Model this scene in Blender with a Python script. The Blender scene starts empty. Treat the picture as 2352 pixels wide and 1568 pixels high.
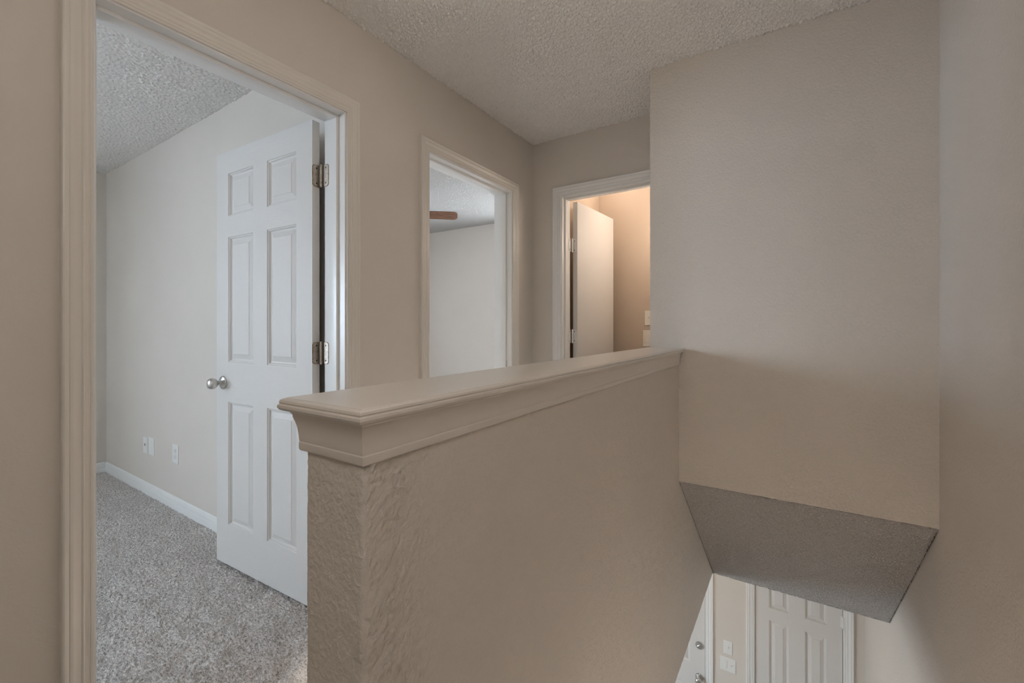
import bpy, bmesh, math, random
import numpy as np
from mathutils import Vector, Matrix

SC = bpy.context.scene
COL = SC.collection
rng = np.random.default_rng(7)
random.seed(7)

# ------------------------------------------------------------------ camera
F_PX, HORIZON = 1005.0, 750.0
YAW = math.atan(654.0 / F_PX)
cam = bpy.data.cameras.new('camera')
cam.sensor_fit = 'HORIZONTAL'
cam.sensor_width = 36.0
cam.lens = 36.0 * F_PX / 2352.0
cam.shift_y = -(784.0 - HORIZON) / 2352.0
cam.clip_start = 0.02
cam_o = bpy.data.objects.new('camera', cam)
COL.objects.link(cam_o)
cam_o.location = (0, 0, 1.185)
cam_o.rotation_euler = (math.radians(90), 0, YAW)
SC.camera = cam_o

# ------------------------------------------------------------------ world, exposure
SC.view_settings.view_transform = 'Standard'
SC.view_settings.look = 'None'
SC.view_settings.gamma = 1.0
SC.view_settings.use_curve_mapping = False
SC.view_settings.exposure = 0.79
W = bpy.data.worlds.new('sky'); SC.world = W; W.use_nodes = True
bg = W.node_tree.nodes['Background']
bg.inputs[0].default_value = (0.80, 0.90, 1.0, 1)
bg.inputs[1].default_value = 1.0
SC.cycles.use_light_tree = False
SC.cycles.max_bounces = 8
SC.cycles.diffuse_bounces = 5
SC.cycles.glossy_bounces = 3
SC.cycles.caustics_reflective = False
SC.cycles.caustics_refractive = False

HALL_LAMP = 2.5
REAR_FILL = 9.2
BATH_LAMP = 19.0
ENTRY_LAMP = 22.0
SPOT = 150.0
FAN_LAMP = 0.8
DAY_COL = (0.67, 0.80, 1.0)
DAY = 20.0            # W per square metre of window and pi sr
WARM = (1.0, 0.92, 0.83)
NEUTRAL = (1.0, 0.97, 0.93)
BATHC = (1.0, 0.86, 0.74)

# added low sun, brightening the stair block through the bedroom side window
SUN = bpy.data.lights.new('added_sun', 'SUN'); SUN.energy = 0.40; SUN.angle = math.radians(11); SUN.color = (0.80, 0.90, 1.0)
sun_o = bpy.data.objects.new('added_sun', SUN); COL.objects.link(sun_o)
sun_o.rotation_euler = Vector((1.0, 1.0, -0.190)).to_track_quat('-Z', 'Y').to_euler()

# ------------------------------------------------------------------ plan (metres)
CEIL = 2.44
XL, XLR = -1.525, -1.655          # hall left wall: hall face, room face
YB, YBR = 2.61, 2.725             # hall end wall
XBL = -0.60                       # left corner of the stair block
YK = 2.157                        # stair block face
XR = 0.43                         # right wall
HX0, HX1, HY = -0.594, -0.466, 0.367   # half wall body
LOW = -0.443                      # lower ceiling
LF = -2.882                       # lower floor
YE = 4.22                         # entry wall
XW = -4.75                        # exterior wall face
YP = 1.195                        # partition between the bedrooms
SOF0, SOF1 = (YK, 0.457), (3.155, -0.443)
YN = -2.2                         # hall near end

# ------------------------------------------------------------------ materials
def mat(name, col, rough=0.5, metal=0.0, spec=0.5):
    m = bpy.data.materials.new(name); m.use_nodes = True
    b = m.node_tree.nodes['Principled BSDF']
    b.inputs['Base Color'].default_value = (*col, 1)
    b.inputs['Roughness'].default_value = rough
    b.inputs['Metallic'].default_value = metal
    b.inputs['Specular IOR Level'].default_value = spec
    return m
def nd(m, t, **kw):
    n = m.node_tree.nodes.new(t)
    for k, v in kw.items(): setattr(n, k, v)
    return n
def lk(m, a, b): m.node_tree.links.new(a, b)
def coords(m, scale=(1, 1, 1), rot=(0, 0, 0)):
    tc = nd(m, 'ShaderNodeTexCoord'); mp = nd(m, 'ShaderNodeMapping')
    mp.inputs['Scale'].default_value = scale; mp.inputs['Rotation'].default_value = rot
    lk(m, tc.outputs['Object'], mp.inputs['Vector']); return mp.outputs['Vector']
def noise(m, vec, scale, detail=2.0, rough=0.5, dist=0.0):
    n = nd(m, 'ShaderNodeTexNoise')
    n.inputs['Scale'].default_value = scale; n.inputs['Detail'].default_value = detail
    n.inputs['Roughness'].default_value = rough; n.inputs['Distortion'].default_value = dist
    lk(m, vec, n.inputs['Vector']); return n.outputs['Fac']
def ramp(m, fac, stops):
    r = nd(m, 'ShaderNodeValToRGB'); cr = r.color_ramp
    while len(cr.elements) < len(stops): cr.elements.new(0.5)
    for e, (p, c) in zip(cr.elements, stops):
        e.position = p; e.color = (*c, 1) if len(c) == 3 else c
    lk(m, fac, r.inputs['Fac']); return r.outputs['Color']
def bump(m, height, strength=0.3, dist=0.002, prev=None):
    b = nd(m, 'ShaderNodeBump'); b.inputs['Strength'].default_value = strength
    b.inputs['Distance'].default_value = dist; lk(m, height, b.inputs['Height'])
    if prev is not None: lk(m, prev, b.inputs['Normal'])
    lk(m, b.outputs['Normal'], m.node_tree.nodes['Principled BSDF'].inputs['Normal'])
    return b.outputs['Normal']
def base(m, out): lk(m, out, m.node_tree.nodes['Principled BSDF'].inputs['Base Color'])

def paint_wall(name, col, s=0.35, d=0.0015):
    m = mat(name, col, 0.55, 0, 0.35)
    v = coords(m)
    a = noise(m, v, 95, 3, 0.55, 0.6)
    b2 = noise(m, v, 28, 2, 0.5, 0.4)
    n1 = bump(m, ramp(m, a, [(0.40, (0, 0, 0)), (0.66, (1, 1, 1))]), s, d)
    bump(m, b2, s * 0.5, d * 1.5, n1)
    c = noise(m, v, 1.3, 3, 0.6)
    hi = tuple(min(1, x * 1.025) for x in col); lo = tuple(x * 0.97 for x in col)
    base(m, ramp(m, c, [(0.3, lo), (0.7, hi)]))
    return m
WALLC = (0.69, 0.635, 0.575)
M_WALL = paint_wall('wall_paint', WALLC, 0.5, 0.0019)
M_WALLS = paint_wall('wall_paint_smooth', WALLC, 0.18, 0.001)
M_TAN = paint_wall('bathroom_tan_paint', (0.55, 0.44, 0.34), 0.18, 0.001)
M_TROWEL = paint_wall('wall_paint_trowelled', WALLC, 0.45, 0.0016)

def popcorn(name, col, s=0.8, d=0.006, sc=85):
    m = mat(name, col, 0.85, 0, 0.2)
    v = coords(m)
    a = noise(m, v, sc, 3, 0.6, 0.3)
    bump(m, ramp(m, a, [(0.42, (0, 0, 0)), (0.62, (1, 1, 1))]), s, d)
    return m
CEILC = (0.92, 0.89, 0.85)
M_CEIL = popcorn('popcorn_ceiling', CEILC, 0.35, 0.003, 190)
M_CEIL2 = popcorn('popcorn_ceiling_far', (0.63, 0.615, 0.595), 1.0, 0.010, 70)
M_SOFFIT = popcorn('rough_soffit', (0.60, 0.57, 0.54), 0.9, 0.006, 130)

def trim_paint(name, col, rough=0.33):
    m = mat(name, col, rough, 0, 0.5)
    v = coords(m, (1, 1, 0.12))
    bump(m, noise(m, v, 160, 2, 0.5), 0.06, 0.0006)
    return m
M_TRIM = trim_paint('trim_paint', (0.74, 0.70, 0.645))
M_TRIMW = trim_paint('trim_paint_white', (0.80, 0.79, 0.77))
M_BASE = trim_paint('baseboard_paint', (0.82, 0.82, 0.80))
M_CAP = mat('cap_paint', (0.71, 0.66, 0.605), 0.30, 0, 0.5)
_v = coords(M_CAP)
_n = bump(M_CAP, noise(M_CAP, _v, 26, 3, 0.6, 0.5), 0.28, 0.0025)
bump(M_CAP, ramp(M_CAP, noise(M_CAP, _v, 70, 1, 0.4), [(0.66, (0, 0, 0)), (0.74, (1, 1, 1))]), 0.35, 0.0008, _n)
M_CROWN = mat('crown_paint', (0.73, 0.68, 0.625), 0.38, 0, 0.45)
_v = coords(M_CROWN)
bump(M_CROWN, noise(M_CROWN, _v, 40, 3, 0.6, 0.5), 0.22, 0.0015)

def door_paint(name, col, horizontal=False, emb=0.35):
    m = mat(name, col, 0.42, 0, 0.3)
    sc = (10, 10, 190) if horizontal else (170, 170, 7)
    v = coords(m, sc)
    a = noise(m, v, 1.0, 4, 0.62, 1.2)
    bump(m, ramp(m, a, [(0.42, (0, 0, 0)), (0.6, (1, 1, 1))]), emb, 0.0009)
    return m
DOORC = (0.70, 0.675, 0.645)
M_DOORV = door_paint('door_paint_upright_grain', DOORC)
M_DOORH = door_paint('door_paint_level_grain', DOORC, True)
M_DOOR = door_paint('door_paint_plain', DOORC, False, 0.05)

M_NICKEL = mat('satin_nickel', (0.62, 0.60, 0.57), 0.28, 1.0)
_v = coords(M_NICKEL); bump(M_NICKEL, noise(M_NICKEL, _v, 400, 2), 0.05, 0.0004)
M_HINGE = mat('worn_hinge_metal', (0.50, 0.45, 0.39), 0.42, 0.85)
_v = coords(M_HINGE)
base(M_HINGE, ramp(M_HINGE, noise(M_HINGE, _v, 90, 4, 0.65), [(0.38, (0.44, 0.36, 0.28)), (0.60, (0.56, 0.52, 0.47))]))
M_RUST = mat('rusty_paint_line', (0.30, 0.17, 0.08), 0.7, 0.0)
_v = coords(M_RUST)
base(M_RUST, ramp(M_RUST, noise(M_RUST, _v, 180, 3, 0.6), [(0.40, (0.22, 0.11, 0.05)), (0.62, (0.48, 0.36, 0.25))]))
M_DARK = mat('dark_slot', (0.02, 0.02, 0.02), 0.6)
base(M_DARK, ramp(M_DARK, noise(M_DARK, coords(M_DARK), 60), [(0.3, (0.015, 0.014, 0.013)), (0.7, (0.03, 0.028, 0.026))]))
M_PLATE = mat('plate_plastic', (0.80, 0.79, 0.76), 0.35)
bump(M_PLATE, noise(M_PLATE, coords(M_PLATE), 300), 0.03, 0.0003)
M_PLATEB = mat('plate_plastic_almond', (0.78, 0.72, 0.62), 0.35)
bump(M_PLATEB, noise(M_PLATEB, coords(M_PLATEB), 300), 0.03, 0.0003)
M_WOOD = mat('fan_blade_wood', (0.25, 0.11, 0.05), 0.45)
_v = coords(M_WOOD, (6, 60, 60))
base(M_WOOD, ramp(M_WOOD, noise(M_WOOD, _v, 1.0, 5, 0.65, 1.0), [(0.32, (0.06, 0.025, 0.012)), (0.5, (0.17, 0.075, 0.04)), (0.68, (0.25, 0.12, 0.065))]))
M_BRONZE = mat('fan_bronze', (0.16, 0.09, 0.05), 0.35, 0.8)
bump(M_BRONZE, noise(M_BRONZE, coords(M_BRONZE), 200), 0.05, 0.0004)

def carpet(name):
    m = mat(name, (0.4, 0.37, 0.34), 0.95, 0, 0.1)
    v = coords(m, (1, 1, 1), (0, 0, 0.5))
    v2 = coords(m, (0.55, 1.3, 1), (0, 0, 0.5))
    fine = noise(m, v2, 150, 3, 0.65, 0.6)
    c1 = ramp(m, fine, [(0.34, (0.32, 0.29, 0.265)), (0.48, (0.64, 0.60, 0.57)), (0.64, (0.86, 0.82, 0.785))])
    big = noise(m, v, 2.2, 3, 0.6)
    c2 = ramp(m, big, [(0.3, (0.90, 0.90, 0.90)), (0.7, (1.06, 1.05, 1.04))])
    mx = nd(m, 'ShaderNodeMix', data_type='RGBA', blend_type='MULTIPLY')
    mx.inputs['Factor'].default_value = 1.0
    lk(m, c1, mx.inputs['A']); lk(m, c2, mx.inputs['B'])
    base(m, mx.outputs['Result'])
    bump(m, fine, 0.7, 0.006)
    return m
M_CARPET = carpet('carpet_loop_pile')

M_GLASS = bpy.data.materials.new('window_glass'); M_GLASS.use_nodes = True
_nt = M_GLASS.node_tree; _nt.nodes.clear()
_o = _nt.nodes.new('ShaderNodeOutputMaterial'); _mx = _nt.nodes.new('ShaderNodeMixShader')
_t = _nt.nodes.new('ShaderNodeBsdfTransparent'); _g = _nt.nodes.new('ShaderNodeBsdfGlossy')
_g.inputs['Roughness'].default_value = 0.02; _t.inputs[0].default_value = (0.93, 0.95, 0.95, 1)
_mx.inputs[0].default_value = 0.05; _nt.links.new(_t.outputs[0], _mx.inputs[1]); _nt.links.new(_g.outputs[0], _mx.inputs[2]); _nt.links.new(_mx.outputs[0], _o.inputs[0])

def lamp_glass(name, col, strength):
    m = mat(name, (0.9, 0.88, 0.84), 0.4)
    b = m.node_tree.nodes['Principled BSDF']
    b.inputs['Emission Strength'].default_value = strength
    v = coords(m)
    lk(m, ramp(m, noise(m, v, 9, 2), [(0.3, tuple(x * 0.95 for x in col)), (0.7, col)]), b.inputs['Emission Color'])
    return m

# ------------------------------------------------------------------ helpers
def link(o, parent=None):
    COL.objects.link(o)
    if parent is not None: o.parent = parent
    return o
def tag(o, label=None, cat=None, group=None, kind=None):
    if label: o['label'] = label
    if cat: o['category'] = cat
    if group: o['group'] = group
    if kind: o['kind'] = kind
    return o
def thing(name, loc, label=None, cat=None, group=None, kind=None, rz=0.0):
    o = bpy.data.objects.new(name, None); o.empty_display_size = 0.05
    link(o); o.location = loc; o.rotation_euler = (0, 0, rz)
    return tag(o, label, cat, group, kind)
def from_bm(name, bm, mats, parent=None, smooth=None, recalc=True):
    if recalc: bmesh.ops.recalc_face_normals(bm, faces=bm.faces)
    me = bpy.data.meshes.new(name); bm.to_mesh(me); bm.free()
    for m in (mats if isinstance(mats, (list, tuple)) else [mats]): me.materials.append(m)
    if smooth is not None:
        me.polygons.foreach_set('use_smooth', [True] * len(me.polygons))
        me.set_sharp_from_angle(angle=math.radians(smooth))
    return link(bpy.data.objects.new(name, me), parent)
def raw(name, V, Fq, mats, parent=None, smooth=False):
    """quads from numpy arrays"""
    V = np.asarray(V, np.float32).reshape(-1, 3); Fq = np.asarray(Fq, np.int32).reshape(-1, 4)
    me = bpy.data.meshes.new(name)
    me.vertices.add(len(V)); me.vertices.foreach_set('co', V.ravel())
    me.loops.add(Fq.size); me.loops.foreach_set('vertex_index', Fq.ravel())
    me.polygons.add(len(Fq)); me.polygons.foreach_set('loop_start', np.arange(0, Fq.size, 4, dtype=np.int32))
    if smooth: me.polygons.foreach_set('use_smooth', np.ones(len(Fq), bool))
    me.update(); me.validate()
    for m in (mats if isinstance(mats, (list, tuple)) else [mats]): me.materials.append(m)
    return link(bpy.data.objects.new(name, me), parent)
def box(bm, x0, x1, y0, y1, z0, z1, bev=0.0):
    vs = [bm.verts.new((x, y, z)) for z in (z0, z1) for y in (y0, y1) for x in (x0, x1)]
    fs = [bm.faces.new([vs[i] for i in q]) for q in ((0, 2, 3, 1), (4, 5, 7, 6), (0, 1, 5, 4), (2, 6, 7, 3), (0, 4, 6, 2), (1, 3, 7, 5))]
    if bev > 0:
        es = list({e for f in fs for e in f.edges})
        bmesh.ops.bevel(bm, geom=es, offset=bev, segments=2, affect='EDGES', profile=0.6)
def boxes(name, L, m, parent=None, bev=0.0, smooth=None):
    bm = bmesh.new()
    for b in L: box(bm, *b, bev)
    return from_bm(name, bm, m, parent, smooth)
def lathe(bm, prof, origin, axis, seg=24):
    """prof: (radius, distance along axis)"""
    ax = Vector(axis).normalized(); o = Vector(origin)
    s = ax.orthogonal().normalized(); t = ax.cross(s)
    rings = []
    for r, d in prof:
        if r < 1e-6: rings.append([bm.verts.new(o + ax * d)])
        else: rings.append([bm.verts.new(o + ax * d + (s * math.cos(2 * math.pi * k / seg) + t * math.sin(2 * math.pi * k / seg)) * r) for k in range(seg)])
    for a, b in zip(rings, rings[1:]):
        for k in range(seg):
            k2 = (k + 1) % seg
            if len(a) == 1 and len(b) == 1: continue
            if len(a) == 1: bm.faces.new([a[0], b[k], b[k2]])
            elif len(b) == 1: bm.faces.new([a[k], b[0], a[k2]])
            else: bm.faces.new([a[k], b[k], b[k2], a[k2]])
def field(nx, ny, res, wl_lo, wl_hi, seed, aniso=None):
    """band-passed gaussian noise, unit variance"""
    r = np.random.default_rng(seed)
    n = r.standard_normal((nx, ny))
    fx = np.fft.fftfreq(nx, res)[:, None]; fy = np.fft.fftfreq(ny, res)[None, :]
    if aniso:
        ang, k = aniso; c, s = math.cos(ang), math.sin(ang)
        fx, fy = (fx * c + fy * s) * k, (-fx * s + fy * c) / k
    fr = np.sqrt(fx * fx + fy * fy)
    filt = np.exp(-(fr * wl_lo) ** 2 * 0.7) * (1 - np.exp(-(fr * wl_hi) ** 2))
    out = np.real(np.fft.ifft2(np.fft.fft2(n) * filt))
    return (out - out.mean()) / (out.std() + 1e-9)
def grid_faces(nx, ny):
    i = np.arange(nx - 1)[:, None] * ny + np.arange(ny - 1)[None, :]
    return np.stack([i, i + ny, i + ny + 1, i + 1], -1).reshape(-1, 4)
def relief_sheet(name, x0, x1, y0, y1, z, res, hfun, m, parent):
    nx = int((x1 - x0) / res) + 1; ny = int((y1 - y0) / res) + 1
    X, Y = np.meshgrid(np.linspace(x0, x1, nx), np.linspace(y0, y1, ny), indexing='ij')
    Z = z + hfun(nx, ny, res)
    return raw(name, np.stack([X, Y, Z], -1), grid_faces(nx, ny), m, parent, smooth=True)
def popcorn_h(nx, ny, res):
    a = field(nx, ny, res, 0.012, 0.034, 11)
    b = field(nx, ny, res, 0.007, 0.014, 12)
    h = np.clip(a + 0.5 * b - 0.1, 0, 2.2)
    return -0.0056 * h ** 0.8
def carpet_h(nx, ny, res):
    a = field(nx, ny, res, 0.010, 0.022, 21, (0.5, 1.35))
    c = field(nx, ny, res, 0.10, 0.5, 23)
    return 0.0028 * a + 0.002 * c + 0.004

STRUCT = 'structure'
def struct(o, label, cat): return tag(o, label, cat, None, STRUCT)

# wall with rectangular openings; axis 'x' = plane of constant x, runs along y
def wall(name, axis, a0, a1, u0, u1, z0, z1, holes, m, label, parent=None):
    L = []
    cur = u0
    for h0, h1, hz0, hz1 in sorted(holes):
        L.append((cur, h0, z0, z1))
        if hz0 > z0: L.append((h0, h1, z0, hz0))
        if hz1 < z1: L.append((h0, h1, hz1, z1))
        cur = h1
    L.append((cur, u1, z0, z1))
    L = [(a0, a1, p, q, r, s) if axis == 'x' else (p, q, a0, a1, r, s) for p, q, r, s in L]
    return struct(boxes(name, L, m), label, 'wall')

# ------------------------------------------------------------------ shell, upper storey
ceil = boxes('ceiling', [(XW - 0.1, XR + 0.12, -3.55, 4.5, CEIL + 0.02, CEIL + 0.10),
                         (XLR, XR, YN - 0.1, 0.55, CEIL, CEIL + 0.025)], M_CEIL)
struct(ceil, 'off-white popcorn textured ceiling over the hall and stairwell', 'ceiling')
relief_sheet('popcorn_texture', XL - 0.05, XR + 0.05, 0.55, YB + 0.05, CEIL, 0.0034, popcorn_h, M_CEIL, ceil)
c1 = boxes('ceiling', [(XW, XLR, -3.45, -0.2, CEIL, CEIL + 0.025)], M_CEIL)
struct(c1, 'white popcorn ceiling of the carpeted bedroom', 'ceiling')
relief_sheet('popcorn_texture', XW - 0.05, XLR + 0.02, -0.2, YP + 0.03, CEIL, 0.0055, popcorn_h, M_CEIL, c1)
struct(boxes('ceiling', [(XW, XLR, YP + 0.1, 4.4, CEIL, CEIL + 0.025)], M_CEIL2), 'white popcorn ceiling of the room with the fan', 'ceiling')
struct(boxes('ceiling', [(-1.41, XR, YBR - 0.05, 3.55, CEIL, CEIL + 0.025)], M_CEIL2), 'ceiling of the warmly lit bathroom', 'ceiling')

D1 = (0.350, 1.120); D2 = (1.580, 2.350); D3 = (-1.313, -0.687); DH = 2.055
JT = 0.010
wall('wall_left', 'x', XLR, XL, YN, YBR, 0, CEIL + 0.03, [(*D1, 0, DH), (*D2, 0, DH)], M_WALLS, 'beige hall wall with the two open doorways')
wall('wall_back', 'y', YB, YBR, XL, XBL, 0, CEIL + 0.03, [(*D3, 0, DH)], M_WALLS, 'short beige wall at the end of the hall above the bathroom door')
bm = bmesh.new()
box(bm, XBL, XR + 0.01, YK, YK + 0.1, SOF0[1], CEIL + 0.03)
struct(from_bm('wall_block', bm, M_WALL), 'tall beige wall block above the stairwell opening', 'wall')
struct(boxes('wall_return', [(XBL, XBL + 0.1, YK + 0.1, 3.5, 0, CEIL + 0.03)], M_WALLS), 'wall between hall end and stair block', 'wall')
struct(boxes('wall_right', [(XR, XR + 0.12, YN - 0.1, YE + 0.1, LF, CEIL + 0.03)], M_WALL), 'tall beige wall along the right side of the stairs', 'wall')
struct(boxes('wall_near', [(XLR, XR, YN - 0.1, YN, 0, CEIL + 0.03)], M_WALLS), 'beige wall closing the hall behind the viewer', 'wall')
WIN1 = (-3.30, -1.80, 0.80, 2.20); WIN2 = (-2.85, -1.85, 0.70, 2.10); WIN5 = (1.45, 2.45, 0.80, 2.10); WIN4 = (-0.5, 2.5, LF + 0.6, LF + 2.05); YR1 = -3.4
wall('wall_exterior', 'x', XW - 0.12, XW, -3.5, 4.45, 0, CEIL + 0.03, [WIN1, WIN5], M_WALLS, 'outer wall of both bedrooms holding their windows')
struct(boxes('wall_partition', [(XW, XLR, YP, YP + 0.115, 0, CEIL + 0.03)], M_WALLS), 'pale grey bedroom wall behind the open six-panel door', 'wall')
struct(boxes('wall_bedroom_near', [(XW, XLR, YR1 - 0.1, YR1, 0, CEIL + 0.03)], M_WALLS), 'near wall of the carpeted bedroom', 'wall')
struct(boxes('wall_bedroom_end', [(XLR, XLR + 0.1, YR1 - 0.1, YN, 0, CEIL + 0.03)], M_WALLS), 'short wall closing the bedroom corner', 'wall')
wall('wall_bedroom_far', 'y', 4.34, 4.45, XW, XLR, 0, CEIL + 0.03, [WIN2], M_WALLS, 'beige far wall seen under the ceiling fan')
struct(boxes('wall_bathroom_left', [(XLR, -1.40, YBR, 4.45, 0, CEIL + 0.03)], M_TAN), 'tan bathroom wall behind the flat door', 'wall')
struct(boxes('wall_bathroom_far', [(-1.40, XR, 3.5, 3.6, 0, CEIL + 0.03)], M_TAN), 'warm orange-lit bathroom wall with the two plates', 'wall')

# floors
FT = -0.012
fl = boxes('floor', [(XW, HX0 + 0.02, -3.45, 4.45, LOW, FT), (HX0 + 0.02, XR, YN, 0.365, LOW, FT), (HX0 + 0.02, XR, 3.16, 3.55, LOW, FT)], M_CARPET)
struct(fl, 'upper floor covered in grey beige carpet', 'floor')
cp = relief_sheet('carpet_pile', XW, HX0, -0.1, YP + 0.02, FT + 0.006, 0.0048, carpet_h, M_CARPET, fl)
cp['kind'] = 'stuff'

# ------------------------------------------------------------------ half wall: one wrapped, trowelled skin
def half_wall():
    r = 0.006
    z0, z1 = LOW, 1.012
    pts = []                                   # (x, y, nx, ny, s from near-right corner)
    yl = 2.17
    for y in np.linspace(yl, HY + r, 150): pts.append((HX0, y, -1, 0))
    for a in np.linspace(0, 90, 5)[1:-1]: a_ = math.radians(a); pts.append((HX0 + r - r * math.cos(a_), HY + r - r * math.sin(a_), -math.cos(a_), -math.sin(a_)))
    for x in np.linspace(HX0 + r, HX1 - r, 56): pts.append((x, HY, 0, -1))
    for a in np.linspace(0, 90, 6)[1:-1]: a_ = math.radians(a); pts.append((HX1 - r + r * math.sin(a_), HY + r - r * math.cos(a_), math.sin(a_), -math.cos(a_)))
    st = np.interp(np.linspace(0, 1, 560), [0, 0.42, 1], [0.0025, 0.003, 0.011]); ys = np.cumsum(st); ys = HY + r + (ys - ys[0]) / (ys[-1] - ys[0]) * (3.165 - HY - r)
    for y in ys: pts.append((HX1, y, 1, 0))
    P = np.array(pts)
    seg = np.r_[0, np.cumsum(np.hypot(np.diff(P[:, 0]), np.diff(P[:, 1])))]
    nz = int((z1 - z0) / 0.0034) + 1
    Z = np.linspace(z0, z1, nz)
    res = 0.0025
    nu = int(seg[-1] / res) + 2; nv = int((z1 - z0) / res) + 2
    n1 = field(nu, nv, res, 0.010, 0.05, 31, (0.9, 1.3)); n2 = field(nu, nv, res, 0.05, 0.3, 32)
    n3 = field(nu, nv, res, 0.05, 0.4, 33); n4 = field(nu, nv, res, 0.007, 0.02, 34)
    n5 = field(nu, nv, res, 0.008, 0.04, 35, (-0.5, 1.4))
    ridge = np.clip(1 - np.abs(n1) / 0.28, 0, 1) * np.clip(n2 + 0.5, 0, 1.2)
    ridge2 = np.clip(1 - np.abs(n5) / 0.22, 0, 1) * np.clip(-n2 + 0.2, 0, 1.2)
    s_corner = seg[150 + 3 + 56 + 2]
    S = np.arange(nu) * res
    d = S - s_corner
    near = np.where(d >= 0, np.exp(-(d / 0.11) ** 2) * 1.05 + 0.15 * np.exp(-(d / 0.8) ** 2) + 0.05, 0.38)
    bulge = 0.0016 * np.exp(-(np.abs(d) / 0.03) ** 2)
    H = (0.0042 * ridge + 0.0034 * ridge2 + 0.0007 * n4) * near[:, None] + 0.0004 * n3 + bulge[:, None] * (0.6 + 0.25 * n3)
    iu = np.clip((seg / res), 0, nu - 1.001); iv = np.clip((Z - z0) / res, 0, nv - 1.001)
    a, b = iu.astype(int), iv.astype(int); fa, fb = (iu - a)[:, None], (iv - b)[None, :]
    Hs = H[a][:, b] * (1 - fa) * (1 - fb) + H[a + 1][:, b] * fa * (1 - fb) + H[a][:, b + 1] * (1 - fa) * fb + H[a + 1][:, b + 1] * fa * fb
    V = np.stack([P[:, 0:1] + P[:, 2:3] * Hs, P[:, 1:2] + P[:, 3:4] * Hs, np.broadcast_to(Z, Hs.shape)], -1).reshape(-1, 3)
    F = grid_faces(len(P), nz)
    # bottom and top closing strips
    nV = len(V)
    ex = np.array([[HX0 + .001, HY + .002, LOW], [HX1 - .0005, HY + .002, LOW], [HX1 - .0005, 3.165, LOW], [HX0 + .001, 3.165, LOW],
                   [HX0, HY, z1 - .004], [HX1, HY, z1 - .004], [HX1, yl, z1 - .004], [HX0, yl, z1 - .004]])
    V = np.vstack([V, ex]); F = np.vstack([F, [[nV, nV + 1, nV + 2, nV + 3], [nV + 4, nV + 5, nV + 6, nV + 7]]])
    return struct(raw('wall_half', V, F, M_TROWEL, None, True), 'low beige half wall with rough trowelled corner beside the stairs', 'wall')
half_wall()

# cap and crown moulding on the half wall: profile swept round three sides with mitred corners
def wrap_profile(name, prof, m, parent, y_end, smooth=30, top_z=None):
    """prof = [(offset from body face, z)], swept along left face, end face, right face"""
    bm = bmesh.new(); rows = []
    for o, z in prof:
        xa, xb, yn = HX0 - o, HX1 + o, HY - o
        rows.append([bm.verts.new(p) for p in ((xa, y_end, z), (xa, yn, z), (xb, yn, z), (xb, y_end, z))])
    for a, b in zip(rows, rows[1:]):
        for k in range(3): bm.faces.new([a[k], a[k + 1], b[k + 1], b[k]])
    for rws in (rows[0], rows[-1]): bm.faces.new(rws)
    return from_bm(name, bm, m, parent, smooth)
cap = thing('trim_1', (0, 0, 0), 'beige painted wooden cap with crown moulding on top of the half wall', 'trim', None, STRUCT)
wrap_profile('cap_board', [(0.010, 1.0645), (0.020, 1.0648), (0.0245, 1.0665), (0.027, 1.0700), (0.0268, 1.0735), (0.0245, 1.0755), (0.0255, 1.0775), (0.0245, 1.0805), (0.0215, 1.0825), (0.0195, 1.0828), (0.0185, 1.0838), (0.0150, 1.0842)], M_CAP, cap, YK + 0.004, 30)
wrap_profile('crown_moulding', [(-0.004, 1.0075), (0.0052, 1.0075), (0.0066, 1.0100), (0.0066, 1.0190), (0.0056, 1.0205), (0.0064, 1.0225), (0.0068, 1.030), (0.0080, 1.040), (0.0105, 1.050), (0.0125, 1.056), (0.0125, 1.0595), (0.0145, 1.0615), (0.0150, 1.0650)], M_CROWN, cap, YK - 0.012, 30)

# soffit under the block
def soffit():
    n = 2
    bm = bmesh.new()
    (ya, za), (yb, zb) = SOF0, SOF1
    L = math.hypot(yb - ya, zb - za)
    nx, ny = int((XR - HX1 + 0.01) / 0.006), int(L / 0.006)
    U = np.linspace(HX1 - 0.004, XR + 0.004, nx); T = np.linspace(0, 1, ny)
    H = popcorn_h(nx, ny, 0.006) * -0.45
    nrm = np.array([0, zb - za, -(yb - ya)]) / L * 1.0     # pointing down / towards the viewer
    P = np.stack([np.broadcast_to(U[:, None], (nx, ny)), np.broadcast_to(ya + T * (yb - ya), (nx, ny)), np.broadcast_to(za + T * (zb - za), (nx, ny))], -1)
    P = P + H[..., None] * nrm
    V = P.reshape(-1, 3); F = grid_faces(nx, ny); k = len(V)
    ex = np.array([[HX1 - .004, ya, za + .006], [XR + .004, ya, za + .006], [XR + .004, yb, zb + .006], [HX1 - .004, yb, zb + .006],
                   [HX1 - .004, yb + .1, LOW], [XR + .004, yb + .1, LOW], [XR + .004, yb, LOW], [HX1 - .004, yb, LOW]])
    V = np.vstack([V, ex]); F = np.vstack([F, [[k, k + 1, k + 2, k + 3], [k + 4, k + 5, k + 6, k + 7]]])
    return struct(raw('ceiling_soffit', V, F, M_SOFFIT, None, True), 'grey sloped textured soffit over the lower flight of stairs', 'ceiling')
soffit()

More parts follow.
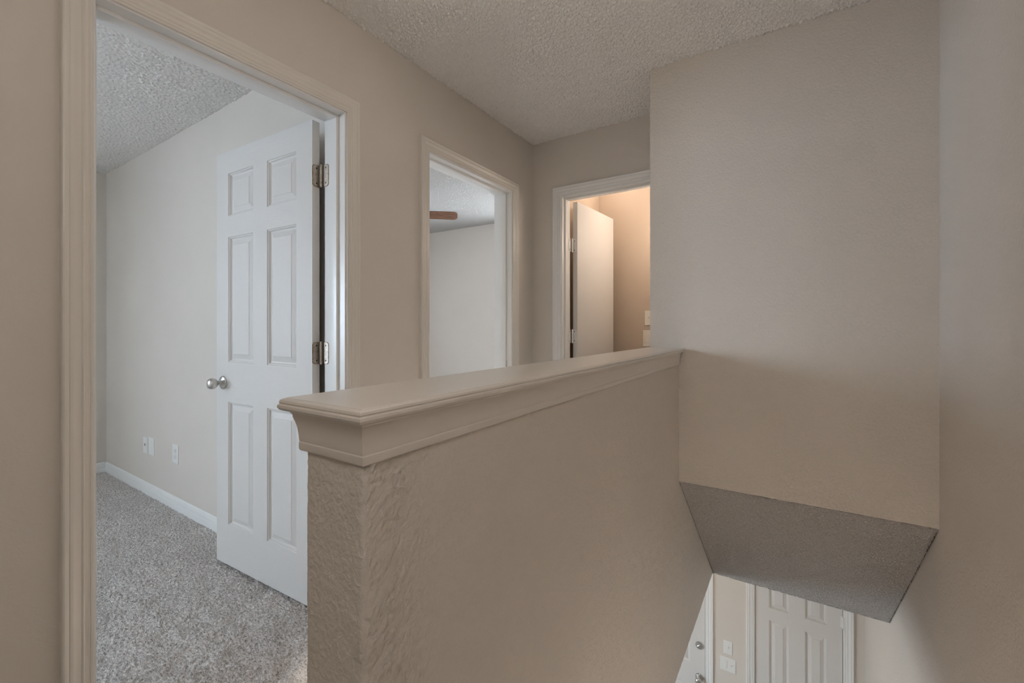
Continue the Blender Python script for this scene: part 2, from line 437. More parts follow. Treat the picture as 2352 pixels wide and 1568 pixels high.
def grime(name, p0, p1, n1, n2, w, parent, seed, gaps=0.25):
    """ragged dust line in the crease between two faces with normals n1, n2"""
    rg = random.Random(seed); a, b = Vector(p0), Vector(p1); n1 = Vector(n1).normalized(); n2 = Vector(n2).normalized()
    N = int((b - a).length / 0.006); bm = bmesh.new(); prev = None
    for i in range(N + 1):
        q = a.lerp(b, i / N); ww = w * rg.uniform(0.25, 1.0)
        if rg.random() < gaps: ww *= 0.25
        cur = [bm.verts.new(q + n2 * ww + n1 * 0.0035), bm.verts.new(q + (n1 + n2) * 0.0028), bm.verts.new(q + n1 * ww * rg.uniform(0.3, 0.8) + n2 * 0.0012)]
        if prev:
            for k in range(2): bm.faces.new([prev[k], prev[k + 1], cur[k + 1], cur[k]])
        prev = cur
    return from_bm(name, bm, M_GRIME, parent)
M_GRIME = mat('dust_grime', (0.10, 0.085, 0.07), 0.9)
base(M_GRIME, ramp(M_GRIME, noise(M_GRIME, coords(M_GRIME), 150, 3), [(0.35, (0.06, 0.05, 0.04)), (0.65, (0.22, 0.19, 0.16))]))
sof = bpy.data.objects['ceiling_soffit']
_sd = Vector((0, SOF1[0] - SOF0[0], SOF1[1] - SOF0[1])).normalized(); _sn = Vector((0, _sd.z, -_sd.y))
grime('dust_line', (XR, SOF0[0] + 0.01, SOF0[1] - 0.009), (XR, SOF1[0], SOF1[1]), (-1, 0, 0), _sn, 0.010, sof, 3)
grime('dust_line', (HX1 + 0.001, SOF0[0] + 0.01, SOF0[1] - 0.009), (HX1 + 0.001, SOF1[0], SOF1[1]), (1, 0, 0), _sn, 0.006, sof, 4, 0.4)

# ------------------------------------------------------------------ lower storey shell
struct(boxes('floor_lower', [(-4.0, XR, -2.4, YE + 0.1, LF - 0.1, LF)], M_CARPET), 'carpeted floor at the foot of the stairs', 'floor')
struct(boxes('ceiling_lower', [(-4.0, HX0 + 0.01, -2.4, YE, LOW - 0.004, LOW + 0.03), (HX0 + 0.01, XR, 3.150, YE, LOW - 0.002, LOW + 0.03)], M_CEIL2), 'ceiling of the entry below the stairs', 'ceiling')
wall('wall_lower_left', 'x', -4.1, -4.0, -2.4, YE + 0.1, LF, LOW, [WIN4], M_WALLS, 'wall of the lower room holding the added window')
struct(boxes('wall_lower_near', [(-4.0, XR, -2.5, -2.4, LF, LOW)], M_WALLS), 'near wall of the lower room', 'wall')
FD = (-1.600, -0.672); CD = (-0.307, 0.312); LDH = LF + 2.055
bm = bmesh.new()
for b in ((-4.0, FD[0], YE, YE + 0.1, LF, LOW), (FD[0], FD[1], YE, YE + 0.1, LDH, LOW), (FD[1], CD[0], YE, YE + 0.1, LF, LOW),
          (CD[0], CD[1], YE, YE + 0.1, LDH, LOW), (CD[1], XR, YE, YE + 0.1, LF, LOW)): box(bm, *b)
struct(from_bm('wall_entry', bm, M_WALLS), 'entry wall at the foot of the stairs around two white doors', 'wall')

stairs = thing('staircase', (0, 0, LF), 'carpeted straight flight of stairs going down beside the half wall', 'stairs', None, STRUCT)
NR = 15; RISE = -LF / NR; RUN = 0.235
for k in range(1, NR):
    zt = -RISE * k
    bm = bmesh.new(); y0 = 0.367 + RUN * (k - 1)
    box(bm, HX1 - 0.0, XR - 0.001, y0 - 0.02, y0 + RUN, zt - RISE - 0.02 - LF, zt - LF, 0.012)
    from_bm('step', bm, M_CARPET, stairs, 40)

# ------------------------------------------------------------------ door trim
CASE = [(0, 0), (0, .0085), (.0015, .0098), (.0045, .0100), (.006, .0085), (.0078, .0085), (.009, .0102), (.016, .0108), (.0175, .0125), (.0195, .0135), (.0215, .0125), (.023, .0113), (.0335, .0132), (.036, .0148), (.0400, .0162), (.0440, .0162), (.0460, .0150), (.0480, .0158), (.0510, .0175), (.0545, .0182), (.0575, .0172), (.0595, .0148), (.0605, .010), (.0605, 0)]
def casing(parent, mp, u0, u1, ztop, zbot, m):
    """mp(u, z, t) maps wall coordinates to the world"""
    def piece(name, quad):
        bm = bmesh.new(); A = []; B = []
        for w, t in CASE:
            p, q = quad(w); A.append(bm.verts.new(mp(*p, t))); B.append(bm.verts.new(mp(*q, t)))
        n = len(A)
        for i in range(n - 1): bm.faces.new([A[i], A[i + 1], B[i + 1], B[i]])
        bm.faces.new(A); bm.faces.new(B[::-1])
        return from_bm(name, bm, m, parent, 24)
    piece('casing_leg', lambda w: ((u0 - w, zbot), (u0 - w, ztop + w)))
    piece('casing_leg', lambda w: ((u1 + w, zbot), (u1 + w, ztop + w)))
    piece('casing_head', lambda w: ((u0 - w, ztop + w), (u1 + w, ztop + w)))
def jambs(parent, mp3, u0, u1, ztop, zbot, d0, d1, stop0, stop1, m):
    """mp3(u, d, z): d = depth through the wall; jamb boards and door stops lining an opening"""
    def bx(name, ua, ub, da, db, za, zb):
        p, q = mp3(ua, da, za), mp3(ub, db, zb)
        bm = bmesh.new(); box(bm, *sorted((p[0], q[0])), *sorted((p[1], q[1])), *sorted((p[2], q[2])), 0.0012)
        return from_bm(name, bm, m, parent, 40)
    t = 0.012
    bx('jamb', u0, u0 + t, d0, d1, zbot, ztop); bx('jamb', u1 - t, u1, d0, d1, zbot, ztop); bx('head_jamb', u0 + t, u1 - t, d0, d1, ztop - t, ztop)
    s = t + 0.011
    bx('door_stop', u0 + t, u0 + s, stop0, stop1, zbot, ztop - t); bx('door_stop', u1 - s, u1 - t, stop0, stop1, zbot, ztop - t)
    bx('door_stop', u0 + s, u1 - s, stop0, stop1, ztop - s, ztop - t)

# opening linings: hall-side casing at XL facing +X
def door_trim_x(n, u0, u1, label, m):
    r = thing('trim_%d' % n, (0, 0, 0), label, 'door trim', None, STRUCT)
    casing(r, lambda u, z, t: (XL + t, u, z), u0 + 0.006, u1 - 0.006, DH - 0.006, 0.0, M_TRIM)
    casing(r, lambda u, z, t: (XLR - t, u, z), u0 + 0.006, u1 - 0.006, DH - 0.006, 0.0, M_TRIMW)
    jambs(r, lambda u, d, z: (d, u, z), u0, u1, DH, 0.0, XL + 0.002, XLR - 0.002, XL - 0.038, XL - 0.085, m)
    return r
t1 = door_trim_x(2, *D1, 'moulded casing and jambs around the nearest doorway at left', M_TRIMW)
t2 = door_trim_x(3, *D2, 'moulded casing and jambs of the middle doorway with fan beyond', M_TRIMW)
t3 = thing('trim_4', (0, 0, 0), 'white casing and jambs of the bathroom doorway at hall end', 'door trim', None, STRUCT)
casing(t3, lambda u, z, t: (u, YB - t, z), D3[0] + 0.006, D3[1] - 0.006, DH - 0.006, 0.0, M_TRIMW)
casing(t3, lambda u, z, t: (u, YBR + t, z), D3[0] + 0.006, D3[1] - 0.006, DH - 0.006, 0.0, M_TRIMW)
jambs(t3, lambda u, d, z: (u, d, z), *D3, DH, 0.0, YB - 0.002, YBR + 0.002, YB + 0.03, YB + 0.07, M_TRIMW)
t4 = thing('trim_5', (0, 0, LF), 'white casing around the front door downstairs', 'door trim', None, STRUCT)
casing(t4, lambda u, z, t: (u, YE - t, z), FD[0] + 0.006, FD[1] - 0.006, 2.049, 0.0, M_TRIMW)
jambs(t4, lambda u, d, z: (u, d, z), *FD, 2.055, 0.0, YE - 0.002, YE + 0.1, YE + 0.055, YE + 0.1, M_TRIMW)
t5 = thing('trim_6', (0, 0, LF), 'white casing around the closet door downstairs', 'door trim', None, STRUCT)
casing(t5, lambda u, z, t: (u, YE - t, z), CD[0] + 0.006, CD[1] - 0.006, 2.049, 0.0, M_TRIMW)
jambs(t5, lambda u, d, z: (u, d, z), *CD, 2.055, 0.0, YE - 0.002, YE + 0.1, YE + 0.045, YE + 0.1, M_TRIMW)

# strike plate in the far jamb of the middle doorway
bm = bmesh.new(); box(bm, -1.605, -1.560, D2[1] - 0.0142, D2[1] - 0.0118, 0.912, 0.968, 0.0006)
sp = from_bm('strike_plate', bm, M_NICKEL, t2)
bm = bmesh.new(); box(bm, -1.592, -1.574, D2[1] - 0.0148, D2[1] - 0.0125, 0.928, 0.952)
from_bm('latch_hole', bm, M_DARK, sp)

# ------------------------------------------------------------------ doors
PROF = [(0, 0), (.0025, .0045), (.0065, .0048), (.0080, .0090), (.0110, .0120), (.0165, .0132), (.0190, .0125), (.0400, .0048), (.0420, .0030), (.0435, .0030)]
ZS = [0.0, 0.198, 0.802, 0.996, 1.610, 1.712, 1.922, 2.030]
def panel_leaf(parent, w, t, sgn, mats, back=True, zs=ZS, stile=0.108, mull=0.112):
    """six-panel leaf; hinge edge at local x = 0, front face at y = 0, thickness towards +y"""
    p = (w - 2 * stile - mull) / 2
    xs = [0, stile, stile + p, stile + p + mull, w - stile, w]
    h = zs[-1]
    bm = bmesh.new()
    def q(pts, mi):
        f = bm.faces.new([bm.verts.new((sgn * x, y, z)) for x, y, z in pts]); f.material_index = mi
    for y in (0.0, t):
        for i in range(5):
            for j in range(7):
                if i in (1, 3) and j in (1, 3, 5): continue
                mi = 0 if (i in (0, 4) or (i == 2 and j in (1, 3, 5))) else 1
                q([(xs[i], y, zs[j]), (xs[i + 1], y, zs[j]), (xs[i + 1], y, zs[j + 1]), (xs[i], y, zs[j + 1])], mi)
    for x in (0, w): q([(x, 0, 0), (x, t, 0), (x, t, h), (x, 0, h)], 0)
    for z in (0, h): q([(0, 0, z), (w, 0, z), (w, t, z), (0, t, z)], 1)
    bmesh.ops.remove_doubles(bm, verts=bm.verts, dist=1e-5)
    leaf = from_bm('door_leaf', bm, mats[:2], parent)
    for i in (1, 3):
        for j in (1, 3, 5):
            bm = bmesh.new()
            for side in ((0, 1), (t, -1)):
                rows = []
                for o, d in PROF:
                    y = side[0] + side[1] * d
                    rows.append([bm.verts.new((sgn * x, y, z)) for x, z in ((xs[i] + o, zs[j] + o), (xs[i + 1] - o, zs[j] + o), (xs[i + 1] - o, zs[j + 1] - o), (xs[i] + o, zs[j + 1] - o))])
                for a, b in zip(rows, rows[1:]):
                    for k in range(4): bm.faces.new([a[k], a[(k + 1) % 4], b[(k + 1) % 4], b[k]])
                bm.faces.new(rows[-1])
            from_bm('panel', bm, mats[0], leaf)
    return leaf
def knob(parent, loc, axis, m, s=1.0):
    k = bpy.data.objects.new('door_knob', None); k.empty_display_size = 0.03; link(k, parent); k.location = loc
    bm = bmesh.new(); lathe(bm, [(0, 0), (.033 * s, 0), (.033 * s, .003), (.030 * s, .007), (.020 * s, .011), (.013 * s, .014), (0, .014)], (0, 0, 0), axis, 32)
    from_bm('rose', bm, m, k, 30)
    bm = bmesh.new(); lathe(bm, [(.0115 * s, .010), (.0105 * s, .022), (.012 * s, .028), (.019 * s, .033), (.0245 * s, .040), (.0270 * s, .049), (.0262 * s, .058), (.0215 * s, .066), (.012 * s, .0705), (0, .0715)], (0, 0, 0), axis, 32)
    from_bm('grip', bm, m, k, 40)
    return k
def rounded_plate(bm, mp, w, h, r, t, side=1):
    """plate from u=0 to u=w with round outer corners, thickness t"""
    pts = [(0, 0)]
    for c, a0 in (((w - r, r), -90), ((w - r, h - r), 0)):
        for a in np.linspace(a0, a0 + 90, 6): pts.append((c[0] + r * math.cos(math.radians(a)), c[1] + r * math.sin(math.radians(a))))
    pts.append((0, h))
    A = [bm.verts.new(mp(u, z, 0)) for u, z in pts]; B = [bm.verts.new(mp(u, z, t)) for u, z in pts]
    bm.faces.new(A); bm.faces.new(B[::-1])
    for i in range(len(A)): j = (i + 1) % len(A); bm.faces.new([A[i], A[j], B[j], B[i]])
def hinge(parent, z, mp_door, mp_jamb, pin, m, rust=None, h=0.089):
    g = bpy.data.objects.new('hinge', None); g.empty_display_size = 0.03; link(g, parent); g.location = (0, 0, z)
    for nm, mp in (('door_plate', mp_door), ('jamb_plate', mp_jamb)):
        if rust:
            bm = bmesh.new(); rounded_plate(bm, lambda u, zz, t, mp=mp: mp(u, zz - 0.002, t), 0.0325, h + 0.004, 0.013, 0.0006); from_bm('rust_line', bm, rust, g)
        bm = bmesh.new(); rounded_plate(bm, mp, 0.0295, h, 0.013, 0.0016); from_bm(nm, bm, m, g)
        for su, sz in ((0.013, 0.013), (0.022, h / 2), (0.013, h - 0.013)):
            bm = bmesh.new(); a, b, c = Vector(mp(su, sz, 0)), Vector(mp(su, sz, 1)), None
            ax = (b - a).normalized()
            lathe(bm, [(.0034, .0015), (.0034, .0021), (.0022, .0024), (0, .0022)], a, ax, 12); from_bm('screw', bm, M_DARK if sz != h / 2 else m, g)
    bm = bmesh.new(); n = 5; kh = h / n
    for k in range(n): lathe(bm, [(0, k * kh + .0006), (.0055, k * kh + .0006), (.0058, k * kh + .002), (.0058, (k + 1) * kh - .002), (.0055, (k + 1) * kh - .0006), (0, (k + 1) * kh - .0006)], (pin[0], pin[1], 0), (0, 0, 1), 14)
    lathe(bm, [(0, -.004), (.004, -.003), (.0045, 0), (.0045, h), (.004, h + .003), (0, h + .004)], (pin[0], pin[1], 0), (0, 0, 1), 12)
    from_bm('knuckle', bm, m, g, 40)
    return g

# --- door_1: open six-panel bedroom door
PIN = (-1.668, 1.104)
door1 = thing('door_1', (PIN[0], PIN[1], 0.0), 'white six-panel bedroom door standing open with satin knob', 'door', None, STRUCT)
LW, LT = 0.762, 0.034
leaf1 = panel_leaf(door1, LW, LT, -1, (M_DOORV, M_DOORH))
ANG = math.radians(2.6)
off = Vector((-0.019, -0.033, 0.015)); leaf1.location = off; leaf1.rotation_euler = (0, 0, ANG)
knob(leaf1, (-(LW - 0.062), 0.0, 0.893), (0, -1, 0), M_NICKEL)
knob(leaf1, (-(LW - 0.062), LT, 0.893), (0, 1, 0), M_NICKEL)
for zc in (1.772, 1.030, 0.235):
    # door edge faces +X (local x = off.x), jamb faces -Y
    hinge(door1, zc, lambda u, z, t: (off.x + 0.0003 + t, -0.0015 - u, z), lambda u, z, t: (0.008 + u, D1[1] - 0.012 - PIN[1] - t, z), (-0.004, -0.003), M_HINGE, M_RUST)

# --- door_2: flat bathroom door
PB = (-1.296, 2.737)
door2 = thing('door_2', (PB[0], PB[1], 0.0), 'flat white slab door standing open into the warm bathroom', 'door', None, STRUCT)
bm = bmesh.new(); box(bm, -0.0345, 0.0, 0.0, 0.608, 0.0, 2.030, 0.0015)
lf2 = from_bm('door_leaf', bm, M_DOOR, door2, 40); lf2.location = (0.032, 0.030, 0.015); lf2.rotation_euler = (0, 0, math.radians(-3.3))
knob(lf2, (0.0, 0.548, 0.9), (1, 0, 0), M_NICKEL)
for zc in (1.700, 1.075, 0.235):
    hinge(door2, zc, lambda u, z, t: (-0.002 + u, 0.030 - t, z), lambda u, z, t: (D3[0] + 0.0123 - PB[0] + t, -0.004 - u, z), (0.002, 0.012), M_TRIMW)

# --- door_3: closet door downstairs (closed)
ZS2 = [0.0, 0.198, 0.802, 0.996, 1.610, 1.712, 1.922, 2.030]
door3 = thing('door_3', (CD[1] - 0.014, YE + 0.008, LF), 'white six-panel closet door closed at the foot of the stairs', 'door', None, STRUCT)
l3 = panel_leaf(door3, CD[1] - CD[0] - 0.030, 0.034, -1, (M_DOORV, M_DOORH), zs=ZS2, stile=0.100, mull=0.110); l3.location = (-0.002, 0, 0.012)
for zc in (1.74, 1.0, 0.2):
    bm = bmesh.new(); lathe(bm, [(0, 0), (.006, .001), (.0065, .004), (.0065, .085), (.006, .088), (0, .089)], (0.002, -0.008, zc), (0, 0, 1), 14)
    hg = from_bm('hinge', bm, M_TRIMW, door3, 40)
    bm = bmesh.new(); box(bm, -0.016, 0.010, -0.0035, 0.0, zc, zc + 0.089, 0.0008); from_bm('plate', bm, M_TRIMW, hg)

# --- door_4: front door downstairs (closed)
door4 = thing('door_4', (FD[1] - 0.014, YE + 0.012, LF), 'white front door with deadbolt and round knob downstairs', 'door', None, STRUCT)
l4 = panel_leaf(door4, FD[1] - FD[0] - 0.030, 0.042, -1, (M_DOOR, M_DOOR), zs=ZS2, stile=0.128, mull=0.12); l4.location = (-0.003, 0, 0.010)
knob(door4, (-0.050, 0.0, 0.905), (0, -1, 0), M_NICKEL, 1.05)
db = bpy.data.objects.new('deadbolt', None); db.empty_display_size = 0.03; link(db, door4); db.location = (-0.050, 0.0, 1.195)
bm = bmesh.new(); lathe(bm, [(0, 0), (.033, 0), (.033, .006), (.029, .012), (.020, .014), (0, .014)], (0, 0, 0), (0, -1, 0), 28); from_bm('rose', bm, M_NICKEL, db, 35)
bm = bmesh.new(); box(bm, -0.019, 0.019, -0.026, -0.014, -0.006, 0.006, 0.002); th = from_bm('thumb_turn', bm, M_NICKEL, db, 40); th.rotation_euler = (0, math.radians(-35), 0)

# ------------------------------------------------------------------ baseboards (profiled boards)
BB = [(0, 0), (.012, 0), (.012, .040), (.0105, .042), (.0105, .048), (.0115, .050), (.0110, .066), (.0085, .070), (.0085, .075), (.0060, .080), (.0025, .083), (0, .083)]
def baseboard(name, p0, p1, nrm, label, z=0.0):
    bm = bmesh.new(); A = []; B = []
    for d, h in BB:
        A.append(bm.verts.new((p0[0] + nrm[0] * d, p0[1] + nrm[1] * d, z + h))); B.append(bm.verts.new((p1[0] + nrm[0] * d, p1[1] + nrm[1] * d, z + h)))
    for i in range(len(A) - 1): bm.faces.new([A[i], A[i + 1], B[i + 1], B[i]])
    bm.faces.new(A); bm.faces.new(B[::-1])
    return struct(from_bm(name, bm, M_BASE, None, 20), label, 'baseboard')
baseboard('baseboard_partition', (XW, YP), (XLR - 0.02, YP), (0, -1), 'white stepped baseboard below the outlets in the bedroom', -0.004)
bbx = baseboard('baseboard_exterior', (XW, -3.4), (XW, YP - 0.012), (1, 0), 'white baseboard on the far bedroom wall with a dark nick', -0.004)
bm = bmesh.new(); lathe(bm, [(0, .0), (.007, .0005), (.006, .0015), (0, .002)], (XW + 0.0115, YP - 0.150, 0.052), (1, 0, 0), 3); from_bm('dark_nick', bm, M_DARK, bbx)
baseboard('baseboard_left', (XL, D1[1] + 0.056), (XL, D2[0] - 0.056), (1, 0), 'baseboard between the two hall doorways', -0.004)
baseboard('baseboard_half', (HX0 - 0.002, HY), (HX0 - 0.002, YK), (-1, 0), 'baseboard along the hall side of the half wall', -0.004)

# ------------------------------------------------------------------ wall plates
def plate_obj(name, loc, w, h, n, up, label, cat, kind='toggle', m=M_PLATE, gangs=1):
    """n: outward normal of the wall (unit, horizontal)"""
    o = thing(name, loc, label, cat)
    u = Vector((-n[1], n[0], 0)) * -1
    R = Matrix((u, Vector(n), Vector((0, 0, 1)))).transposed()
    o.rotation_euler = R.to_euler()
    bm = bmesh.new()
    # bevelled plate: local x across, y out, z up
    rows = []
    for ins, y in ((0, 0), (0, .0025), (.0015, .0042), (.004, .0050)):
        rows.append([bm.verts.new((sx * (w / 2 - ins), y, sz * (h / 2 - ins))) for sx, sz in ((-1, -1), (1, -1), (1, 1), (-1, 1))])
    for a, b in zip(rows, rows[1:]):
        for k in range(4): bm.faces.new([a[k], a[(k + 1) % 4], b[(k + 1) % 4], b[k]])
    bm.faces.new(rows[-1]); bm.faces.new(rows[0])
    from_bm('plate', bm, m, o)
    def screw(x, z):
        bm = bmesh.new(); lathe(bm, [(.0030, .0048), (.0030, .0055), (0, .0060)], (x, 0, z), (0, 1, 0), 10); from_bm('screw', bm, m, o)
    def toggle(x):
        bm = bmesh.new(); box(bm, x - .005, x + .005, .0048, .0054, -.012, .012); from_bm('slot', bm, M_DARK if False else m, o)
        bm = bmesh.new(); vs = [bm.verts.new((x + a, y, z)) for a in (-.0035, .0035) for y, z in ((.005, -.004), (.016, .006), (.015, .012), (.005, .006))]
        for q in ((0, 1, 2, 3), (4, 7, 6, 5), (0, 4, 5, 1), (1, 5, 6, 2), (2, 6, 7, 3), (3, 7, 4, 0)): bm.faces.new([vs[i] for i in q])
        from_bm('toggle', bm, m, o)
        screw(x, .030); screw(x, -.030)
    def duplex():
        for s in (-1, 1):
            bm = bmesh.new(); box(bm, -.0165, .0165, .0048, .0068, s * .020 - .0135, s * .020 + .0135, .002); rc = from_bm('receptacle', bm, m, o)
            bm = bmesh.new()
            for dx, hh in ((-.0065, .0045), (.0065, .0035)): box(bm, dx - .0011, dx + .0011, .0067, .00705, s * .020 - hh + .003, s * .020 + hh + .003)
            lathe(bm, [(.0022, .0068), (0, .00705)], (0, 0, s * .020 - .0075), (0, 1, 0), 10); from_bm('slot', bm, M_DARK, rc)
        screw(0, 0)
    if kind == 'toggle':
        for g in range(gangs): toggle((g - (gangs - 1) / 2) * .046)
    elif kind == 'duplex': duplex()
    elif kind == 'jack':
        bm = bmesh.new(); lathe(bm, [(.0085, .0048), (.0085, .0060), (.006, .0065), (.006, .004), (0, .004)], (0, 0, .006), (0, 1, 0), 14); j = from_bm('jack', bm, M_DARK, o); screw(0, .04); screw(0, -.04)
    elif kind == 'blank': screw(0, .03); screw(0, -.03)
    elif kind == 'rocker':
        bm = bmesh.new(); box(bm, -.0165, .0165, .0048, .0075, -.033, .033, .0015); from_bm('rocker', bm, m, o); screw(0, .048); screw(0, -.048)
    elif kind == 'combo':
        toggle(-.023)
        bm = bmesh.new(); box(bm, .023 - .0165, .023 + .0165, .0048, .0075, -.033, .033, .0015); from_bm('rocker', bm, m, o); screw(.023, .042); screw(.023, -.042)
    return o
S_ = (0, -1, 0)
plate_obj('cable_plate', (-3.905, YP, 0.337), 0.072, 0.112, S_, 0, 'white cable jack plate, leftmost of three low on bedroom wall', 'wall plate', 'jack')
plate_obj('blank_plate', (-3.79, YP, 0.345), 0.092, 0.120, S_, 0, 'white blank cover plate between cable jack and power outlet', 'wall plate', 'blank')
plate_obj('power_outlet', (-3.390, YP, 0.356), 0.090, 0.122, S_, 0, 'white double power outlet nearest the open six-panel door', 'outlet', 'duplex')
plate_obj('light_switch', (-0.980, 3.5, 1.254), 0.072, 0.116, S_, 0, 'single toggle switch on the warm bathroom wall', 'switch', 'toggle', M_PLATEB)
plate_obj('power_outlet', (-0.972, 3.5, 1.092), 0.115, 0.128, S_, 0, 'wide plate below the toggle switch on bathroom wall', 'outlet', 'combo', M_PLATEB)
plate_obj('light_switch', (-0.502, YE, -1.608), 0.070, 0.115, S_, 0, 'single toggle switch beside the front door downstairs', 'switch', 'toggle')
plate_obj('light_switch', (-0.502, YE, -1.757), 0.122, 0.117, S_, 0, 'wide two-gang switch plate below the single switch downstairs', 'switch', 'combo')

# ------------------------------------------------------------------ ceiling fan
FC = Vector((-2.985, 2.600, 0))
fan = thing('ceiling_fan', (FC.x, FC.y, CEIL), 'ceiling fan with dark brown wooden blades seen through middle doorway', 'ceiling fan')
bm = bmesh.new(); lathe(bm, [(0, 0), (.065, 0), (.065, -.015), (.05, -.04), (.02, -.055), (0, -.055)], (0, 0, 0), (0, 0, 1), 28); from_bm('canopy', bm, M_BRONZE, fan, 35)
bm = bmesh.new(); lathe(bm, [(.012, -.05), (.012, -.19)], (0, 0, 0), (0, 0, 1), 14); from_bm('downrod', bm, M_BRONZE, fan, 40)
bm = bmesh.new(); lathe(bm, [(0, -.17), (.05, -.175), (.10, -.195), (.115, -.22), (.115, -.26), (.095, -.285), (.06, -.30), (0, -.30)], (0, 0, 0), (0, 0, 1), 32); from_bm('motor_housing', bm, M_BRONZE, fan, 35)
M_FANGLASS = lamp_glass('fan_lamp_glass', WARM, FAN_LAMP)
bm = bmesh.new(); lathe(bm, [(.06, -.30), (.10, -.315), (.105, -.34), (.08, -.375), (.04, -.39), (0, -.393)], (0, 0, 0), (0, 0, 1), 28); from_bm('lamp_bowl', bm, M_FANGLASS, fan, 60)
BZ = -0.272
for k in range(5):
    th = math.radians(40.5 + 72 * k)
    bm = bmesh.new()
    outline = []
    L0, L1 = 0.18, 0.605
    for x, hw in ((L0, .052), (L0 + .06, .060), (L0 + .2, .068), (L1 - .045, .072)): outline.append((x, hw))
    for a in np.linspace(70, 0, 6): outline.append((L1 - .045 + .045 * math.cos(math.radians(a)), .027 + .045 * math.sin(math.radians(a))))
    top = [(x, h) for x, h in outline] + [(x, -h) for x, h in reversed(outline)]
    tilt = math.radians(-13)
    def P(x, y, z): 
        y2, z2 = y * math.cos(tilt) - z * math.sin(tilt), y * math.sin(tilt) + z * math.cos(tilt)
        return (x, y2, BZ + z2)
    A = [bm.verts.new(P(x, y, .003)) for x, y in top]; B = [bm.verts.new(P(x, y, -.003)) for x, y in top]
    bm.faces.new(A); bm.faces.new(B[::-1])
    for i in range(len(A)): j = (i + 1) % len(A); bm.faces.new([A[i], A[j], B[j], B[i]])
    bl = from_bm('blade', bm, M_WOOD, fan); bl.rotation_euler = (0, 0, th)
    bm = bmesh.new(); box(bm, .09, .25, -.016, .016, BZ - .010, BZ - .004, .002); from_bm('blade_iron', bm, M_BRONZE, bl)

# ------------------------------------------------------------------ lamps
def dome_lamp(name, loc, r, col, strength, label, down=0.075):
    o = thing(name, loc, label, 'ceiling lamp')
    bm = bmesh.new(); lathe(bm, [(0, 0), (r * 1.06, 0), (r * 1.06, -.018), (r * 0.98, -.026), (0, -.026)], (0, 0, 0), (0, 0, 1), 36); from_bm('base_ring', bm, M_NICKEL, o, 30)
    bm = bmesh.new(); prof = [(r * math.cos(a), -.024 - down * math.sin(a)) for a in np.linspace(0, math.pi / 2, 9)]; prof[-1] = (0, prof[-1][1])
    lathe(bm, prof, (0, 0, 0), (0, 0, 1), 36); from_bm('glass_dome', bm, lamp_glass(name + '_glass', col, strength), o, 60)
    bm = bmesh.new(); z = -.024 - down; lathe(bm, [(0, z + .002), (.008, z), (.009, z - .006), (.005, z - .012), (0, z - .014)], (0, 0, 0), (0, 0, 1), 14); from_bm('finial', bm, M_NICKEL, o, 40)
    return o
def globe_lamp(name, loc, r, col, strength, label, drop=0.0):
    o = thing(name, loc, label, 'ceiling lamp')
    bm = bmesh.new(); lathe(bm, [(0, 0), (.07, 0), (.07, -.012), (.055, -.022), (.035, -.03), (.035, -.055), (0, -.055)], (0, 0, 0), (0, 0, 1), 28); from_bm('base_ring', bm, M_NICKEL, o, 30)
    if drop > 0:
        bm = bmesh.new(); lathe(bm, [(.006, -.05), (.006, -.055 - drop), (.03, -.058 - drop), (.034, -.085 - drop), (0, -.085 - drop)], (0, 0, 0), (0, 0, 1), 16); from_bm('stem', bm, M_NICKEL, o, 40)
    bm = bmesh.new(); zc = -.05 - drop - r * 0.95
    lathe(bm, [(r * math.sin(a), zc + r * math.cos(a)) for a in np.linspace(0.25, math.pi - 0.001, 14)], (0, 0, 0), (0, 0, 1), 32); from_bm('glass_globe', bm, lamp_glass(name + '_glass', col, strength), o, 60)
    return o
globe_lamp('hall_lamp', (-0.67, 0.86, CEIL), 0.11, WARM, HALL_LAMP, 'round glass globe lamp on a short stem above the half wall', 0.11)
globe_lamp('fill_pendant', (0.12, -0.32, CEIL), 0.13, NEUTRAL, REAR_FILL, 'added unseen globe pendant filling the top of the stairs', 0.34)  # added fill light for block, half wall and ceiling, out of view
vl = thing('vanity_lamp', (XBL, 3.12, 1.98), 'warm three-globe vanity lamp on the bathroom side wall', 'wall lamp')
bm = bmesh.new(); box(bm, -0.025, 0.0, -0.26, 0.26, -0.04, 0.04, 0.004); from_bm('backplate', bm, M_NICKEL, vl, 40)
M_VAN = lamp_glass('vanity_glass', BATHC, BATH_LAMP)
for k in (-1, 0, 1):
    bm = bmesh.new(); lathe(bm, [(.012, 0), (.018, -.03), (.045 * math.sin(0.5), -.035)] + [(.045 * math.sin(a), -.075 + .045 * math.cos(a)) for a in np.linspace(0.6, math.pi - .001, 9)], (0, 0, 0), (1, 0, 0), 20)
    g = from_bm('globe', bm, M_VAN, vl, 60); g.location = (-0.02, k * 0.17, 0)
dome_lamp('bathroom_lamp', (-1.18, 3.22, CEIL), 0.10, BATHC, 8.0, 'round glass ceiling lamp in the bathroom above the open flat door')
dome_lamp('entry_lamp', (-0.80, 3.15, LOW - 0.004), 0.13, (1.0, 0.86, 0.70), ENTRY_LAMP, 'round glass ceiling lamp of the entry downstairs')

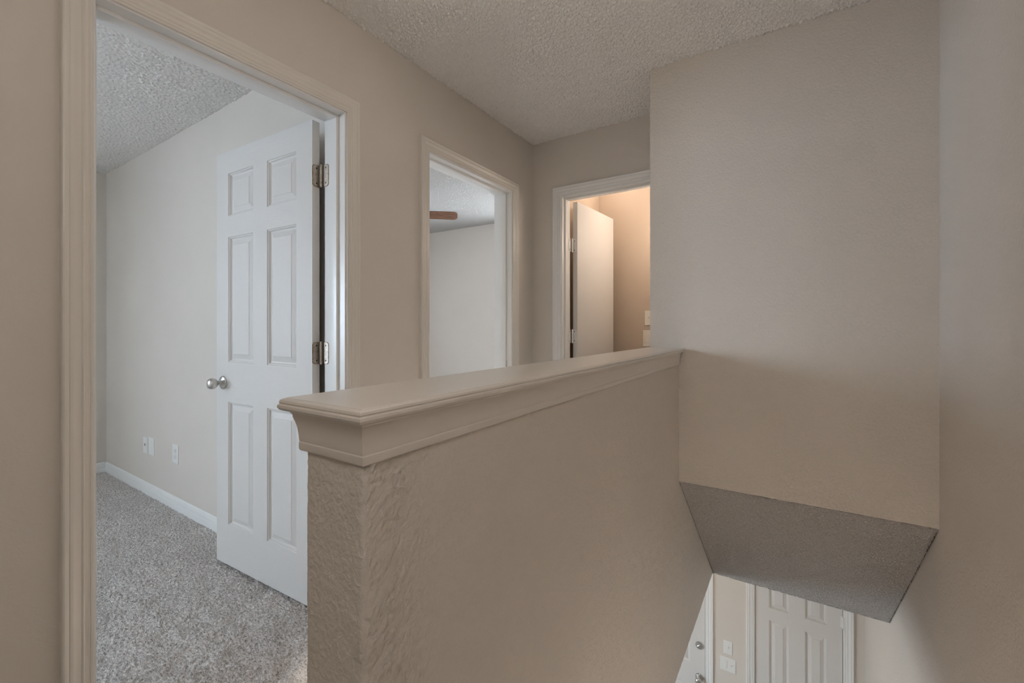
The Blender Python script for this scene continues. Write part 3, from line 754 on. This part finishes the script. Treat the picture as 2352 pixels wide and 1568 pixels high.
def downlight(loc, power, label, half=24):  # added out of view; bounce off carpet and steps fills hall and stairwell
    o = thing('added_downlight', loc, label, 'downlight', 'added downlights')
    bm = bmesh.new(); lathe(bm, [(.052, -.0005), (.058, -.006), (.082, -.005), (.085, 0), (.052, 0)], (0, 0, 0), (0, 0, 1), 32); from_bm('trim_ring', bm, M_TRIMW, o, 30)
    bm = bmesh.new(); lathe(bm, [(0, -.0035), (.052, -.0035)], (0, 0, 0), (0, 0, 1), 28); from_bm('lens', bm, M_DLENS, o)
    l = bpy.data.lights.new('fill_beam', 'SPOT'); l.energy = power; l.color = WARM; l.spot_size = math.radians(2 * half); l.spot_blend = 1.0; l.shadow_soft_size = 0.05
    lo = bpy.data.objects.new('fill_beam', l); link(lo, o); lo.location = (0, 0, -0.012)
M_DLENS = lamp_glass('fill_lens', WARM, 3.0)
downlight((-1.02, 1.17, CEIL), SPOT * 2.2, 'added unseen downlight bouncing fill off the hall carpet by the half wall', 13.5)
downlight((-0.02, 1.10, CEIL), SPOT * 7.0, 'added unseen downlight bouncing fill off the stairs', 11)


# ------------------------------------------------------------------ windows (daylight)
def window(n, c, rz, w, h, label, power, col=DAY_COL):
    """c = centre of the opening's sill at mid wall; rz turns the local +x axis into the room"""
    o = thing('window_%d' % n, c, label, 'window', None, STRUCT, rz)
    hw = w / 2
    boxes('frame', [(-.03, .03, -hw, -hw + .05, 0, h), (-.03, .03, hw - .05, hw, 0, h), (-.03, .03, -hw + .05, hw - .05, 0, .05), (-.03, .03, -hw + .05, hw - .05, h - .05, h), (-.02, .02, -hw + .05, hw - .05, h / 2 - .02, h / 2 + .02)], M_TRIMW, o)
    for za, zb in ((.05, h / 2 - .02), (h / 2 + .02, h - .05)): boxes('pane', [(-.003, .003, -hw + .05, hw - .05, za, zb)], M_GLASS, o)
    boxes('window_sill', [(.03, .10, -hw - .03, hw + .03, -.025, 0.0)], M_TRIMW, o, 0.003)
    a = bpy.data.lights.new('daylight', 'AREA'); a.shape = 'RECTANGLE'; a.size = h + 0.2; a.size_y = w + 0.2
    a.color = col; a.energy = power * (h + 0.2) * (w + 0.2)
    ao = bpy.data.objects.new('daylight', a); link(ao)
    ao.matrix_world = Matrix.Translation(c) @ Matrix.Rotation(rz, 4, 'Z') @ Matrix.Translation((-0.10, 0, h / 2)) @ Matrix.Rotation(math.radians(-90), 4, 'Y')
window(1, (XW - 0.06, (WIN1[0] + WIN1[1]) / 2, WIN1[2]), 0, WIN1[1] - WIN1[0], WIN1[3] - WIN1[2], 'white framed side window of the carpeted bedroom', DAY * 2.15)
window(2, ((WIN2[0] + WIN2[1]) / 2, 4.40, WIN2[2]), math.radians(-90), WIN2[1] - WIN2[0], WIN2[3] - WIN2[2], 'added unseen window lighting the room with the fan', DAY * 1.25, (0.88, 0.92, 1.0))  # made-up opening, placed so bounced daylight fills the fan room
window(4, (XW - 0.06, (WIN5[0] + WIN5[1]) / 2, WIN5[2]), 0, WIN5[1] - WIN5[0], WIN5[3] - WIN5[2], 'added unseen side window of the room with the fan', DAY * 1.1)  # second opening, added to spill daylight onto the right wall
window(3, (-4.05, (WIN4[0] + WIN4[1]) / 2, WIN4[2]), 0, WIN4[1] - WIN4[0], WIN4[3] - WIN4[2], 'added unseen window of the room downstairs', DAY * 0.65, (0.78, 0.87, 1.0))  # added so that daylight rises up the stairwell
